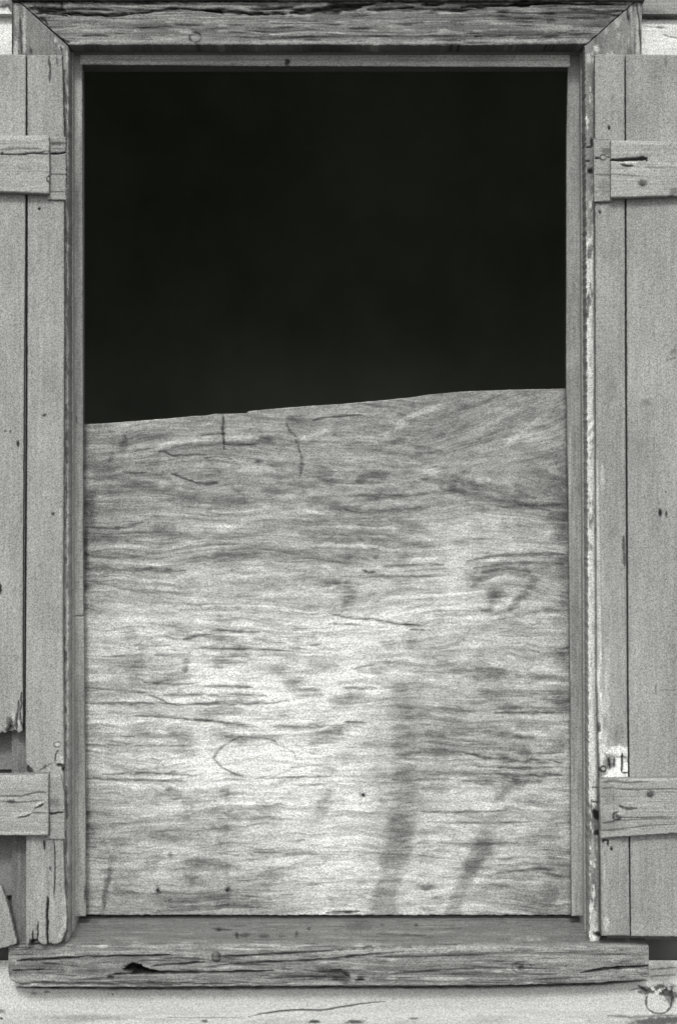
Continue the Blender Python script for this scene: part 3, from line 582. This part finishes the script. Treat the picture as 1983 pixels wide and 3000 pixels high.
# ==================================================================================================
# THE SHUTTERS, folded back against the wall
# ==================================================================================================
YP, TP = -.062, .012           # plank face and thickness
YBT = -.079                   # batten face
def plank_tex(g0, seed, L, extra=None):
    def f(X, Y):
        g, h = base_paint(X, Y, g0, True, seed)
        if extra: extra(X, Y, g, h)
        marks(X, Y, g, h, L); return g, h
    return f
def batten_tex(g0, seed, L, amt=.42):
    def f(X, Y):
        g, h = base_bare(X, Y, g0, False, seed, amt)
        r = np.sin((Y + 5 * (fbm(X / 90, Y / 30, seed) - .5)) * 2 * math.pi / 7.4) * (.4 + .6 * vn(X / 120, Y / 30, seed + 4))
        g = g + 5 * r; h = h + .12 * r
        marks(X, Y, g, h, L); return g, h
    return f
GRP = 'board shutters folded back beside the window'
# ---- left shutter
xl, zl = W(60, 2768, YP)
ls = empty('shutter', (xl, YP, zl))
tag(ls, 'grey plank shutter with its outer plank broken away above the lower batten', 'shutter', GRP)
LO = [('b', 15,1262,3,3,0,.45,.4), ('b', 30,1263,3,4,0,.4,.4), ('b', 53,1300,4,9,0,.3,.8), ('b', 0,1726,5,14,0,.25,.8), ('c', [(66,2030),(60,2080),(64,2140)], 3, .45, 2, .9), ('c', [(55,2050),(50,2100),(46,2150)], 3, .5, 1.5, .9), ('b', 30,2130,12,18,0,.45,3,.9), ('w', 40,2100,4,14,0,190), ('w', 56,2120,3,12,0,186), ('b', 62,1500,3,40,0,.85,.1)]
slab('plank', ls, M_PAINT, YP, TP, -190, [(158, 75), (700, 73), (1200, 68.5), (1900, 65.5), (2145, 66)], [(-200, 158), (75, 158)], [(-200, 2168), (-10, 2152), (14, 2146), (24, 2138), (30, 2124), (36, 2140), (56, 2146), (70, 2134)], plank_tex(167, 3, LO), step=2.2, bev=1.4, rag=(0, 1.2, 1.5, 9), sy=3)
LI = [('c', [(143,164),(146,200),(145,240)], 3.4, .5, 1.0), ('c', [(166,166),(167,190)], 2, .6, .6), ('b', 115,610,4,4,0,.3,.8), ('b', 130,1216,7,4,-24,.42,.6), ('b', 155,1505,4,5,0,.45,.6), ('w', 176,1500,3,14,0,188), ('w', 178,1690,3,10,0,184),
      ('w', 168,2180,9,9,0,196), ('r', 168,2182,10,8,2,.6,.5), ('c', [(172,2196),(162,2215),(160,2236)], 2.4, .5, .8), ('w', 182,2228,10,16,-10,194), ('c', [(164,2243),(182,2244),(188,2262)], 4, .25, 3), ('c', [(110,2262),(150,2238)], 2, .6, .5), ('c', [(130,2255),(134,2240)], 2, .6, .5), ('b', 84,2258,8,22,-40,.4,4),
      ('c', [(139,2630),(138,2690),(140,2770)], 3.4, .16, 3.5), ('c', [(160,2462),(161,2560),(158,2640)], 2.4, .45, 1.2), ('c', [(130,2462),(131,2492)], 3, .35, 1.4), ('c', [(112,2700),(109,2770)], 2.4, .35, 2), ('c', [(97,2728),(94,2772)], 2.8, .3, 2), ('b', 96,2764,9,12,0,.25,5,.9), ('c', [(146,2540),(148,2552)], 2.4, .5, .6),
      ('w', 193,2638,4,16,0,205), ('w', 190,2700,5,18,0,196), ('w', 178,2738,5,20,20,178)]
def li_extra(X, Y, g, h):
    g -= 10 * (1 - sst(300, 600, Y)) * sst(40, 160, X) * .6  # plank top painted darker, standing in for shade from above
    k = sst(2450, 2470, Y); n = vn(X / 3, Y / 130, 7) - .5; g += k * 26 * n - 6 * k; h += k * .5 * n
slab('plank', ls, M_PAINT, YP - .001, TP, [(158, 80), (700, 81), (1200, 80), (1900, 76), (2150, 75), (2240, 76), (2450, 76), (2768, 76)],
     [(158, 181), (400, 187), (1000, 187.5), (1500, 185), (1900, 183), (2150, 186), (2450, 184), (2600, 188), (2680, 195), (2722, 194), (2748, 186), (2770, 172)], [(70, 160), (200, 158)], [(70, 2772), (110, 2760), (125, 2768), (172, 2768), (200, 2764)], plank_tex(165, 8, LI, li_extra), step=2.1, bev=1.8, rag=(1.2, 1.5, 1, 7), sy=2.8)
slab('broken_plank_end', ls, M_PAINT, YP, TP, -190, [(2590, -3), (2602, 6), (2650, 20), (2700, 33), (2740, 40), (2772, 48)], 2598, [(-190, 2790), (0, 2781), (48, 2768)], plank_tex(160, 12, []), step=2.2, bev=1.2, rag=(0, 2, 0, 3))
LB1 = [('c', [(0,451),(60,451),(100,447),(146,449)], 2.6, .38, 1.4), ('c', [(105,452),(130,441),(146,441)], 1.8, .5, .8), ('c', [(0,437),(60,433),(120,436)], 3.5, .74, .6), ('r', 146,523,9,9,2, .45, .6, 60, 330), ('w', 60,404,90,6,0,188), ('c', [(0,447),(8,446)], 5, .4, 1)]
b1 = slab('batten', ls, M_PAINT, YBT, .0155, -190, [(394, 142), (470, 144), (564, 143)], [(-190, 392), (0, 396), (143, 394)], [(-190, 555), (0, 559), (146, 565)], batten_tex(166, 5, LB1), step=2.0, bev=1.4, rag=(0, 2, 1, 1.5))
LB1t = [('c', [(143,450),(170,449),(196,445)], 3, .18, 2), ('b', 168,419,24,5,0,.6,.5), ('c', [(143,509),(192,510)], 2, .6, .6), ('c', [(152,435),(190,436)], 1.6, .7, .4), ('c', [(143,560),(192,561)], 1.6, .7, .4)]
slab('batten_end', b1, M_PAINT, -.0675, .005, 138, [(398, 191), (440, 191), (446, 196), (452, 192), (584, 193)], 399, 584, batten_tex(152, 15, LB1t, .3), step=2.0, bev=1.2, rag=(0, 3, 1, 2))
LB2 = [('c', [(0,2334),(60,2334),(110,2322),(136,2324)], 2.6, .6, .7), ('w', 113,2356,17,4,-24,196), ('c', [(100,2371),(116,2364),(128,2356)], 2.6, .42, 1.2), ('w', 68,2387,22,4,-13,196), ('c', [(50,2398),(72,2394),(92,2386)], 2.6, .42, 1.2), ('b', 34,2350,12,6,0,.6,.4), ('c', [(92,2384),(140,2383)], 1.8, .6, .5), ('w', 50,2280,90,7,0,184), ('w', 60,2443,80,5,0,182), ('c', [(0,2348),(60,2352),(130,2346)], 2, .7, .4)]
b2 = slab('batten', ls, M_PAINT, YBT, .0155, -190, [(2268, 141), (2450, 141)], [(-190, 2275), (0, 2273), (143, 2268)], 2449, batten_tex(164, 9, LB2), step=2.0, bev=1.4, rag=(0, 1.5, 1.5, 1.5))
LB2t = [('c', [(142,2385),(165,2383),(190,2382)], 3, .35, 1.4), ('b', 160,2350,20,14,0,.78,.2), ('c', [(144,2368),(144,2450)], 3, .6, .4), ('w', 165,2276,24,5,0,180)]
slab('batten_end', b2, M_PAINT, -.0675, .005, 136, [(2268, 176), (2290, 182), (2330, 188), (2460, 189)], 2268, 2460, batten_tex(156, 17, LB2t, .3), step=2.0, bev=1.2, rag=(0, 2, 1.5, 1.5))
# ---- right shutter
xr, zr = W(1870, 2745, YP)
rs = empty('shutter', (xr, YP, zr))
tag(rs, 'whole grey plank shutter with white paint flaking above the lower batten', 'shutter', GRP)
RN = [('b', 1784,372,3.5,6,0,.3,.8), ('b', 1757,620,3.5,6,-20,.4,.8), ('w', 1764,1400,7,30,0,186), ('w', 1766,1700,4,60,0,180), ('b', 1800,1560,12,16,0,.9,.1), ('b', 1795,1140,18,22,0,.92,.1), ('b', 1790,740,22,22,0,.92,.1),
      ('c', [(1826,1570),(1829,1660)], 5, .6, .6), ('w', 1775,1990,5,40,0,196), ('w', 1776,2060,8,34,0,190), ('w', 1770,2170,10,28,0,196), ('w', 1800,2200,44,14,4,232), ('b', 1778,2250,18,28,0,.74,.5), ('w', 1813,2240,11,28,0,246), ('w', 1806,2268,42,15,-14,246), ('w', 1833,2243,8,22,0,246), ('w', 1838,2276,40,6,0,230),
      ('r', 1767,2254,9,8,2.6,.4,.8), ('c', [(1784,2220),(1786,2250)], 3, .42, 1), ('c', [(1800,2222),(1798,2248)], 3.2, .45, 1), ('c', [(1822,2206),(1822,2264)], 2.8, .16, 2.5), ('c', [(1822,2265),(1841,2265)], 2.2, .25, 1.5), ('c', [(1798,2218),(1838,2219)], 2.2, .55, .8), ('b', 1755,2132,4,12,0,.5,.4), ('b', 1810,2150,20,24,0,.88,.1),
      ('c', [(1765,2472),(1767,2463),(1780,2463),(1782,2480)], 2.6, .3, 1), ('b', 1791,2488,3.5,6,0,.25,.8), ('w', 1770,2560,3,40,0,178), ('w', 1777,2705,8,22,0,190), ('c', [(1758,2700),(1760,2742)], 2.5, .5, 1)]
def rn_extra(X, Y, g, h):
    ed = np.interp(Y, [158, 1300, 1700, 2000, 2280, 2745], [1743, 1747, 1752, 1758, 1766, 1762]); t = X - ed
    k = sst(1290, 1400, Y) * (1 - sst(2240, 2290, Y)) * (1 - sst(3, 8, t)); n = fbm(X / 8, Y / 40, 6)
    g += k * (30 + 50 * (n - .4)); h += k * .4
    k2 = sst(1780, 2050, Y) * (1 - sst(2250, 2290, Y)) * (1 - sst(10, 40, t)) * sst(.52, .62, n); g += 34 * k2; h += .3 * k2
    g -= 8 * (sst(2480, 2560, Y))
slab('plank', rs, M_PAINT, YP, TP, [(158, 1743), (1300, 1746), (2000, 1750), (2280, 1758), (2745, 1762)], [(158, 1829), (1200, 1831), (2000, 1836), (2250, 1839), (2745, 1845)], 157, 2743, plank_tex(164, 5, RN, rn_extra), step=2.1, bev=1.4, rag=(1.5, 1.2, 1.5, 2), sy=2.8)
RW = [('b', 1934,1502,5,11,0,.22,1.4,.3), ('b', 1952,1506,3,8,0,.4,1), ('b', 1951,1442,2.5,3,0,.4,.6), ('b', 1890,1180,16,10,0,.86,.1), ('b', 1970,1030,14,6,-30,.8,.2), ('c', [(1950,1056),(1983,1046)], 2, .75, .3), ('c', [(1921,2000),(1921,2040)], 1.6, .75, .2), ('c', [(1925,2023),(1983,2023)], 1.6, .8, .2), ('b', 1895,1200,40,30,0,.95,0), ('b', 1950,180,4,18,0,.8,.1), ('w', 1845,2250,2,22,0,190), ('b', 1880,2640,3,40,0,.9,.1), ('b', 1930,1560,6,60,0,.94,0)]
slab('plank', rs, M_PAINT, YP - .0012, TP, [(158, 1834), (1200, 1838), (2000, 1842), (2250, 1845), (2745, 1849)], 2180, [(1830, 157), (2180, 160)], [(1830, 2744), (2180, 2748)], plank_tex(165, 11, RW), step=2.2, bev=1.4, rag=(1.2, 0, 1, 1.5), sy=3)
RB1 = [('c', [(1790,467),(1850,466),(1894,462)], 4.5, .16, 4, .4), ('c', [(1818,482),(1838,485),(1856,484)], 3, .3, 2), ('w', 1840,475,30,4,0,205), ('c', [(1892,462),(1894,472)], 2.6, .3, 2), ('w', 1870,496,34,4,0,186), ('c', [(1740,513),(1800,510),(1900,516)], 2, .7, .4), ('c', [(1890,490),(1983,488)], 1.8, .72, .4), ('w', 1880,418,90,6,2,182), ('b', 1882,536,11,11,0,.62,.3), ('b', 1975,560,14,10,-30,.7,.3)]
b3 = slab('batten', rs, M_PAINT, YBT, .0155, [(410, 1790), (575, 1790)], 2180, [(1790, 409), (1983, 413), (2180, 416)], [(1790, 577), (1983, 571), (2180, 568)], batten_tex(168, 3, RB1), step=2.0, bev=1.4, rag=(1, 0, 1, 1.5))
RB1t = [('c', [(1742,404),(1790,407)], 2.4, .4, .8), ('c', [(1742,462),(1756,461)], 2.6, .3, 1), ('r', 1766,460,9,8,2,.5,.5), ('c', [(1776,458),(1792,460)], 2, .5, .6), ('b', 1778,440,14,10,0,.75,.3), ('c', [(1742,590),(1790,588)], 2, .5, .6), ('b', 1768,545,14,20,0,.86,.1), ('c', [(1740,510),(1790,512)], 2, .7, .4)]
slab('batten_end', b3, M_PAINT, -.0675, .005, [(404, 1739), (590, 1741)], 1794, [(1740, 404), (1794, 407)], [(1740, 591), (1794, 589)], batten_tex(158, 7, RB1t, .3), step=2.0, bev=1.2, rag=(1.5, 0, 1, 1.5))
nail(b3, 1882, 536, YBT - .0002, .0042, 95)
RB2 = [('c', [(1760,2294),(1800,2290),(1850,2294),(1900,2292)], 3.4, .68, .5), ('c', [(1800,2311),(1860,2314),(1983,2312)], 2.4, .66, .5), ('b', 1904,2328,11,11,0,.6,.3), ('c', [(1812,2360),(1830,2371),(1866,2370)], 3.4, .5, .9), ('r', 1808,2392,12,11,3, .5, .8, 30, 330), ('b', 1812,2396,10,6,30,.55,.5), ('w', 1822,2380,10,10,0,184), ('c', [(1815,2396),(1860,2396),(1983,2394)], 2, .66, .5), ('c', [(1762,2415),(1800,2406),(1900,2400),(1983,2399)], 2, .66, .5), ('c', [(1762,2436),(1820,2430),(1900,2420),(1983,2416)], 2.4, .72, .4), ('w', 1900,2286,70,3,0,184), ('b', 1778,2330,18,30,0,.88,.1), ('c', [(1797,2300),(1798,2440)], 2.2, .86, .2), ('c', [(1760,2312),(1800,2308)],2,.7,.3)]
b4 = slab('batten', rs, M_PAINT, YBT, .0155, [(2284, 1757), (2450, 1760)], 2180, [(1757, 2284), (1850, 2282), (2180, 2278)], [(1757, 2457), (1810, 2453), (1983, 2442), (2180, 2430)], batten_tex(163, 13, RB2, .5), step=2.0, bev=1.6, rag=(2, 0, 1, 2),
          lean=lambda X, Y: .010 * (1 - sst(1757, 1860, X)) * sst(2380, 2450, Y))
nail(b4, 1904, 2328, YBT - .0002, .0046, 85)
for (px_, py_, par, yd) in ((115, 610, ls, YP), (1784, 372, rs, YP)): nail(par, px_, py_, yd - .0006, .0020, 50)

# ==================================================================================================
# THE CLAPBOARD WALL, the room behind it, the ground
# ==================================================================================================
zg = -1.75
wall = empty('clapboard_wall', (0, 0, zg))
tag(wall, 'pale painted clapboard wall around the window, white paint peeling at its corners', 'wall')
EXP = 228.7
SIDE = [('c', [(50,2895),(400,2897),(900,2894),(1400,2893),(1750,2884),(1895,2874)], 4.5, .34, 1.5, .3, .9), ('b', 20,8,40,14,0,.60,.4), ('c', [(0,20),(24,14),(40,40)], 4, .6, .4), ('c', [(1880,52),(1930,53),(1990,53)], 2.4, .5, .8), ('b', 1900,40,50,16,0,.80,.2), ('b', 1935,78,12,4,0,.6,.3), ('c', [(1940,98),(1960,106),(1990,110)], 1.8, .6, .4), ('c', [(1880,72),(1930,80)], 1.8, .75, .3),  # first mark: dark line painted in for the shadow under the sill
        ('c', [(726,2982),(770,2971),(800,2967),(850,2963),(880,2961),(940,2962),(1010,2950),(1050,2944),(1088,2940),(1130,2936)], 2.4, .45, 1.0), ('c', [(470,2982),(560,2984),(640,2983),(726,2985)], 1.8, .72, .4),
        ('b', 600,2994,10,4,0,.5,.6), ('b', 920,2996,16,5,0,.4,.8), ('b', 1040,2996,26,5,0,.45,.8), ('b', 1214,2986,14,3,0,.6,.4), ('r', 1930,2936,38,36,3.4,.5,.8,-10,215,.9), ('b', 1925,2900,44,12,-6,.42,1.2,.9), ('b', 1958,2912,26,14,0,.42,1.2,.9), ('w', 1928,2908,18,5,-30,215), ('w', 1912,2898,10,5,30,210), ('b', 1965,2930,12,18,0,.6,.6), ('b', 1880,2896,16,4,30,.5,.6),
        ('b', 1940,2994,90,12,-3,.5,1), ('c', [(1780,2978),(1850,2982),(1983,2976)], 3, .7, .4), ('c', [(1840,2904),(1870,2898),(1895,2892)], 1.8, .66, .4), ('b', 1940,2850,60,28,0,.76,.2), ('c', [(1905,2862),(1983,2858)], 2.4, .66, .4), ('c', [(1905,2842),(1983,2836)], 2.4, .66, .4),
        ('b', 5,2965,12,5,0,.7,.3), ('b', 4,2985,4,3,0,.3,.5), ('b', 98,2912,10,4,0,.7,.2), ('b', 138,2908,8,3,0,.6,.3), ('b', 250,2985,120,9,0,.88,.1), ('b', 330,2915,3,3,0,.5,.2)]
def side_tex(X, Y):
    Xn = X
    g = 205 + 14 * (fbm(X / 300, Y / 50, 3) - .5) + 8 * (vn(X / 130, Y / 3, 6) - .5)
    near = sst(-230, -190, X) * (1 - sst(60, 90, X)) * (1 - sst(100, 200, Y)); g = g + 28 * near
    right = sst(1860, 1900, X) * (1 - sst(2170, 2215, X)) * (1 - sst(140, 220, Y)); g = g + right * (-46 + 66 * sst(46, 62, Y)) + right * 24 * (vn(X / 60, Y / 4, 9) - .5)
    # strips behind the shutters painted dull grey, their shade put into the colour
    mid = sst(165, 230, Y) * (1 - sst(2770, 2800, Y)) * sst(-230, -185, X) * (1 - sst(2170, 2215, X)); g = g * (1 - mid) + 122 * mid
    wr = 18 * sst(2940, 3000, Y) * sst(.45, .6, fbm(X / 160, Y / 14, 8)); g = g - wr
    h = .15 * (vn(X / 160, Y / 3.4, 6) - .5)
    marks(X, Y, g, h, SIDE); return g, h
def clap(x0, x1, py0, py1, fine):
    """one clapboard: thin top edge tucked under the one above, thicker butt at the bottom"""
    st = 2.2 if fine else 18
    nu_ = max(3, int((x1 - x0) / st)); nv_ = max(4, int((py1 - py0) / (st if fine else 30)))
    X = np.linspace(x0, x1, nu_)[None, :] + np.zeros((nv_, 1)); v = np.linspace(0, 1, nv_)[:, None]; Y = py0 + (py1 - py0) * v + 0 * X
    yy = -.006 - .016 * v + 0 * X
    P_ = np.stack([(X - 991.5) * S, yy, (1500 - Y) * S], -1)
    return P_
VV, FF, GG = [], [], []; voff = 0
def add_clap(P_):
    global voff
    X, Y = proj(P_); g, h = side_tex(X, Y); P_ = P_.copy(); P_[..., 1] -= h / 1000
    nv_, nu_ = P_.shape[:2]; id_ = voff + np.arange(nv_ * nu_).reshape(nv_, nu_)
    VV.append(P_.reshape(-1, 3)); GG.append(g.ravel()); FF.append(np.stack([id_[:-1, :-1], id_[1:, :-1], id_[1:, 1:], id_[:-1, 1:]], -1).reshape(-1, 4)); voff += nv_ * nu_
    e = P_[-1].copy(); e2 = e.copy(); e2[:, 1] = .012; VV.extend([e, e2]); GG.extend([g[-1] * .8, g[-1] * .8])
    a = voff + np.arange(nu_ - 1); FF.append(np.stack([a, a + nu_, a + nu_ + 1, a + 1], -1)); voff += 2 * nu_
k = 0; y_lap = 2797 + EXP * 7 - 0
rows = []
yb_ = 2797 + EXP * 9
while yb_ > -1500:
    e_ = EXP if yb_ > 2900 else 183.0
    rows.append((2812.0 if abs(yb_ - 2797 - EXP) < 1 else yb_ - e_, 2742.0 if abs(yb_ - 2797) < 1 else yb_)); yb_ -= e_
XW = 4500
for (a_, b_) in rows:
    vis = b_ > -60 and a_ < 3080
    mid_open = a_ < 2800 and b_ > 60
    segs = [(-XW, -200), (2190, XW + 1983)]
    if vis: segs += ([(-200, 150), (1770, 2190)] if (mid_open and b_ < 2810) else [(-200, 2190)])
    else: segs += [(-200, 2190)]
    for (s0, s1) in segs:
        out = s0 < -201 or s1 > 2191
        add_clap(clap(s0, s1, 2797.0 if out and a_ == 2812.0 else a_, 2797.0 if out and b_ == 2742.0 else b_, vis and not out))
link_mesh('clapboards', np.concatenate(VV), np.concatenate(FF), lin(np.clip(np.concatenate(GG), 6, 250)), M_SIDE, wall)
M_CORE = plain_material('rough_sheathing', (.17, .17, .16), .95, 20)
def boxes(name, L, mat, parent):
    V, F = [], []
    for (x0, x1, y0_, y1_, z0, z1) in L:
        o = len(V); V += [(x, y, z) for x in (x0, x1) for y in (y0_, y1_) for z in (z0, z1)]
        F += [tuple(o + i for i in f) for f in ((0, 1, 3, 2), (4, 6, 7, 5), (0, 4, 5, 1), (2, 3, 7, 6), (0, 2, 6, 4), (1, 5, 7, 3))]
    return link_mesh(name, V, F, None, mat, parent, smooth=False)
xo0 = W(196, 0, YC)[0] - .0215; xo1 = W(1727, 0, YC)[0] + .0215; zo1 = W(0, 129, YC)[1] + .0225; zo0 = -.790
XM = XW * S
boxes('sheathing', [(-XM, xo0, .0205, .118, zg, 2.5), (xo1, XM, .0205, .118, zg, 2.5), (xo0 + .0002, xo1 - .0002, .0205, .118, zo1, 2.5), (xo0 + .0002, xo1 - .0002, .0205, .118, zg, zo0 - .052)], M_CORE, wall)
# unseen overhang, added to keep the top of the wall a little darker
M_UNSEEN_EAVE = plain_material('unseen_eave_boards', (.30, .30, .29), .9, 8)
boxes('unseen_eave', [(-XM, XM, -.42, .02, 1.40, 1.44), (-XM, XM, -.445, -.42, 1.35, 1.50)], M_UNSEEN_EAVE, wall)

M_ROOM = plain_material('bare_room_plaster', (.69, .72, .64), .95, 1.6, .25)
t = .05
room = boxes('room', [(-1.8, 1.8, 2.8, 2.8 + t, zg + .3, 2.4), (-1.8 - t, -1.8, .118, 2.8 + t, zg + .3, 2.4), (1.8, 1.8 + t, .118, 2.8 + t, zg + .3, 2.4), (-1.8 - t, 1.8 + t, .118, 2.8 + t, 2.4, 2.4 + t), (-1.8 - t, 1.8 + t, .118, 2.8 + t, zg + .3 - t, zg + .3)], M_ROOM, None)
tag(room, kind='structure')
M_GR = plain_material('dry_ground', (.15, .153, .145), .95, 3.0, .35)
n = 60; gx = np.linspace(-150, 150, n); V = [(x, y, zg + .02 * math.sin(x * 1.3 + y * .7)) for y in gx for x in gx]
F = [(j * n + i, j * n + i + 1, (j + 1) * n + i + 1, (j + 1) * n + i) for j in range(n - 1) for i in range(n - 1)]
gr = link_mesh('ground', V, F, None, M_GR, None); tag(gr, kind='structure')
